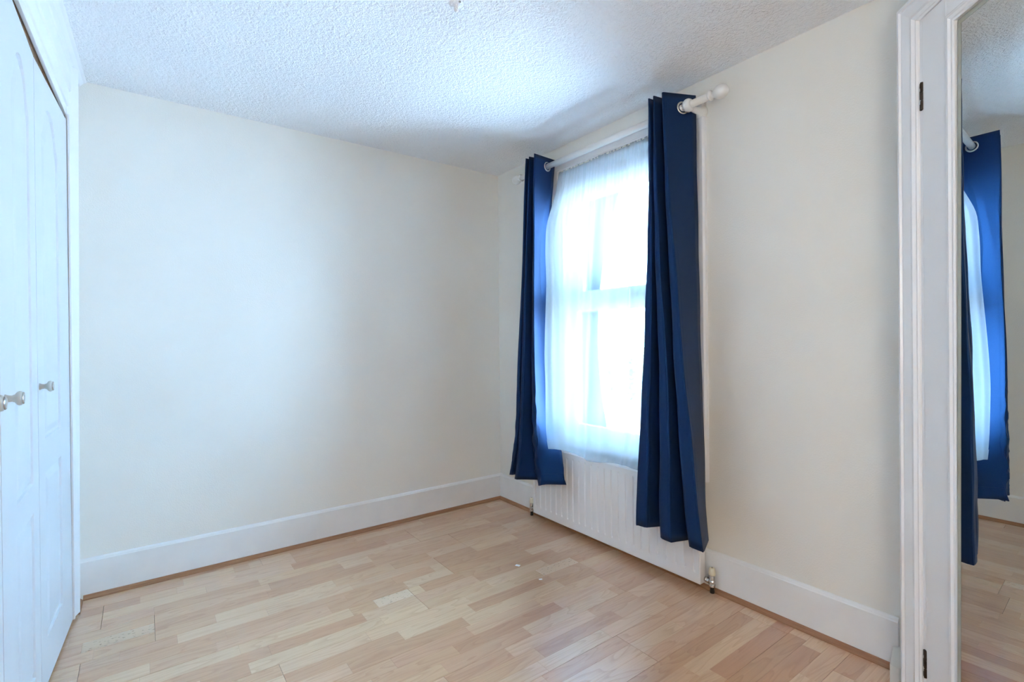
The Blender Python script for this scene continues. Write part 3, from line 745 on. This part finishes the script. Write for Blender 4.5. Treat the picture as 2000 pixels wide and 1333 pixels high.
rr = [[bm.verts.new(MQ(s_, z_, d_)) for s_, z_ in ((a, b_), (c, b_), (c, e_), (a, e_))] for (a, b_, c, e_), d_ in ((g[0], .0002), (g[0], .0010), (g[1], .0005), (g[1], .0002))]
for p_, q_ in zip(rr, rr[1:]):
    for i in range(4): bm.faces.new((p_[i], p_[(i+1) % 4], q_[(i+1) % 4], q_[i]))
obj('bevelled_edge', bm, 'mirror_edge', lf)
obj('mirror_backing', mpane(MS0-.003, MS1+.003, MZ0-.003, MZ1+.003, -.016, -.0042, 0), 'mirror_edge', lf)
for z0, z1 in ((1.845, 1.925), (.172, .252)):
    h_ = put(obj('hinge', (lambda bm: (abox(bm, .0815, .0925, z0, z1, -.003, .0026), bm)[1])(bmesh.new()), 'hinge', bevel=.001), dr)
    bm = bmesh.new(); a = Q(.0905, z0, .0022); L = z1-z0
    lathe(bm, a, (0, 0, 1), [(.0036, 0), (.0036, L*.32)], 10); lathe(bm, a, (0, 0, 1), [(.0036, L*.36), (.0036, L*.62)], 10); lathe(bm, a, (0, 0, 1), [(.0036, L*.66), (.0036, L)], 10)
    obj('hinge_pin', bm, 'hinge', h_)
    bm = bmesh.new(); abox(bm, .0845, .0880, z0+L*.22, z0+L*.38, .0028, .0042); abox(bm, .0850, .0875, z0+L*.70, z0+L*.80, .0028, .0042)
    obj('paint_chip', bm, 'white', h_)

# ------------------------------------------------------------------ ceiling fittings
lt = tag(empty('pendant_holder', (.925, 1.575, H)), 'small pale pendant holder on the ceiling at the top edge', 'light fitting')
bm = bmesh.new(); lathe(bm, (.925, 1.565, H), (0, 0, -1), [(.026, -.004), (.026, .002), (.018, .006), (.011, .009), (.008, .024), (.005, .030), (0, .031)], 24); put(obj('rose', bm, 'ceiling', smooth=True), lt)
bm = bmesh.new(); lathe(bm, (.925, 1.540, H-.004), (0, 0, -1), [(.004, 0), (.004, .004), (0, .005)], 10); put(obj('screw', bm, 'chrome'), lt)
# glowing globe on a stem, added unseen behind the viewpoint to brighten the window wall
LX, LY, LZ = .02, -.45, 1.45
fl2 = tag(empty('fill_lamp', (LX, LY, 0)), 'white globe on a stem, added unseen behind the viewpoint as fill light', 'fill_light')
bm = bmesh.new(); lathe(bm, (LX, LY, 0), (0, 0, 1), [(.13, 0), (.13, .012), (.03, .02), (.012, .03)], 28); put(obj('base', bm, 'white', smooth=True), fl2)
bm = bmesh.new(); lathe(bm, (LX, LY, .02), (0, 0, 1), [(.010, 0), (.010, LZ-.18)], 12); put(obj('stem', bm, 'white', smooth=True), fl2)
bm = bmesh.new(); lathe(bm, (LX, LY, LZ), (0, 0, 1), [(0, -.16)]+[(.16*math.cos(t*math.pi/18), .16*math.sin(t*math.pi/18)) for t in range(-8, 9)]+[(0, .16)], 28); put(obj('globe', bm, 'fill_light', smooth=True), fl2)

# ------------------------------------------------------------------ tiny flat white marks on the floor
def fleck(x, y, w, l, rot, label):
    o = obj('white_fleck', BX((-w/2, -l/2, 0), (w/2, l/2, .0012)), 'fleck', bevel=.0004); o.location = (x, y, .0002); o.rotation_euler = (0, 0, rot)
    return tag(o, label, 'fleck', 'white marks on the floor')
fleck(1.562, 2.072, .017, .024, .5, 'larger tiny white mark on the floor, nearer the long wall')
fleck(1.560, 1.884, .009, .016, 1.1, 'smaller tiny white mark on the floor, nearer the viewer')

# ------------------------------------------------------------------ outdoors
struct(obj('ground', BX((W+T, -30, -.7), (45, 40, -.6)), 'paving'), 'pale paved ground outside the window', 'ground')
def tree(x, y, h, r, label):
    t = tag(empty('tree', (x, y, -.6)), label, 'tree')
    bm = bmesh.new(); lathe(bm, (x, y, -.6), (0, 0, 1), [(.10, 0), (.07, h*.3), (.05, h*.6), (.02, h*.9)], 10); put(obj('trunk', bm, 'bark'), t)
    bm = bmesh.new(); rnd_ = random.Random(3)
    for k in range(1400):
        d = Vector((rnd_.gauss(0, 1), rnd_.gauss(0, 1), rnd_.gauss(0, 1))).normalized()*r*rnd_.random()**.4
        c = Vector((x, y, -.6+h*.72))+Vector((d.x, d.y, d.z*.8)); s = rnd_.uniform(.05, .10)
        a = Vector((rnd_.gauss(0, 1), rnd_.gauss(0, 1), rnd_.gauss(0, 1))).normalized(); b_ = a.orthogonal().normalized()
        q = [bm.verts.new(c+a*s), bm.verts.new(c+b_*s*.5), bm.verts.new(c-a*s), bm.verts.new(c-b_*s*.5)]; bm.faces.new(q)
    f = put(obj('foliage', bm, 'leaf'), t); f['kind'] = 'stuff'
tree(6.4, 5.15, 1.75, .65, 'small leafy tree outside seen faintly through the lower pane')
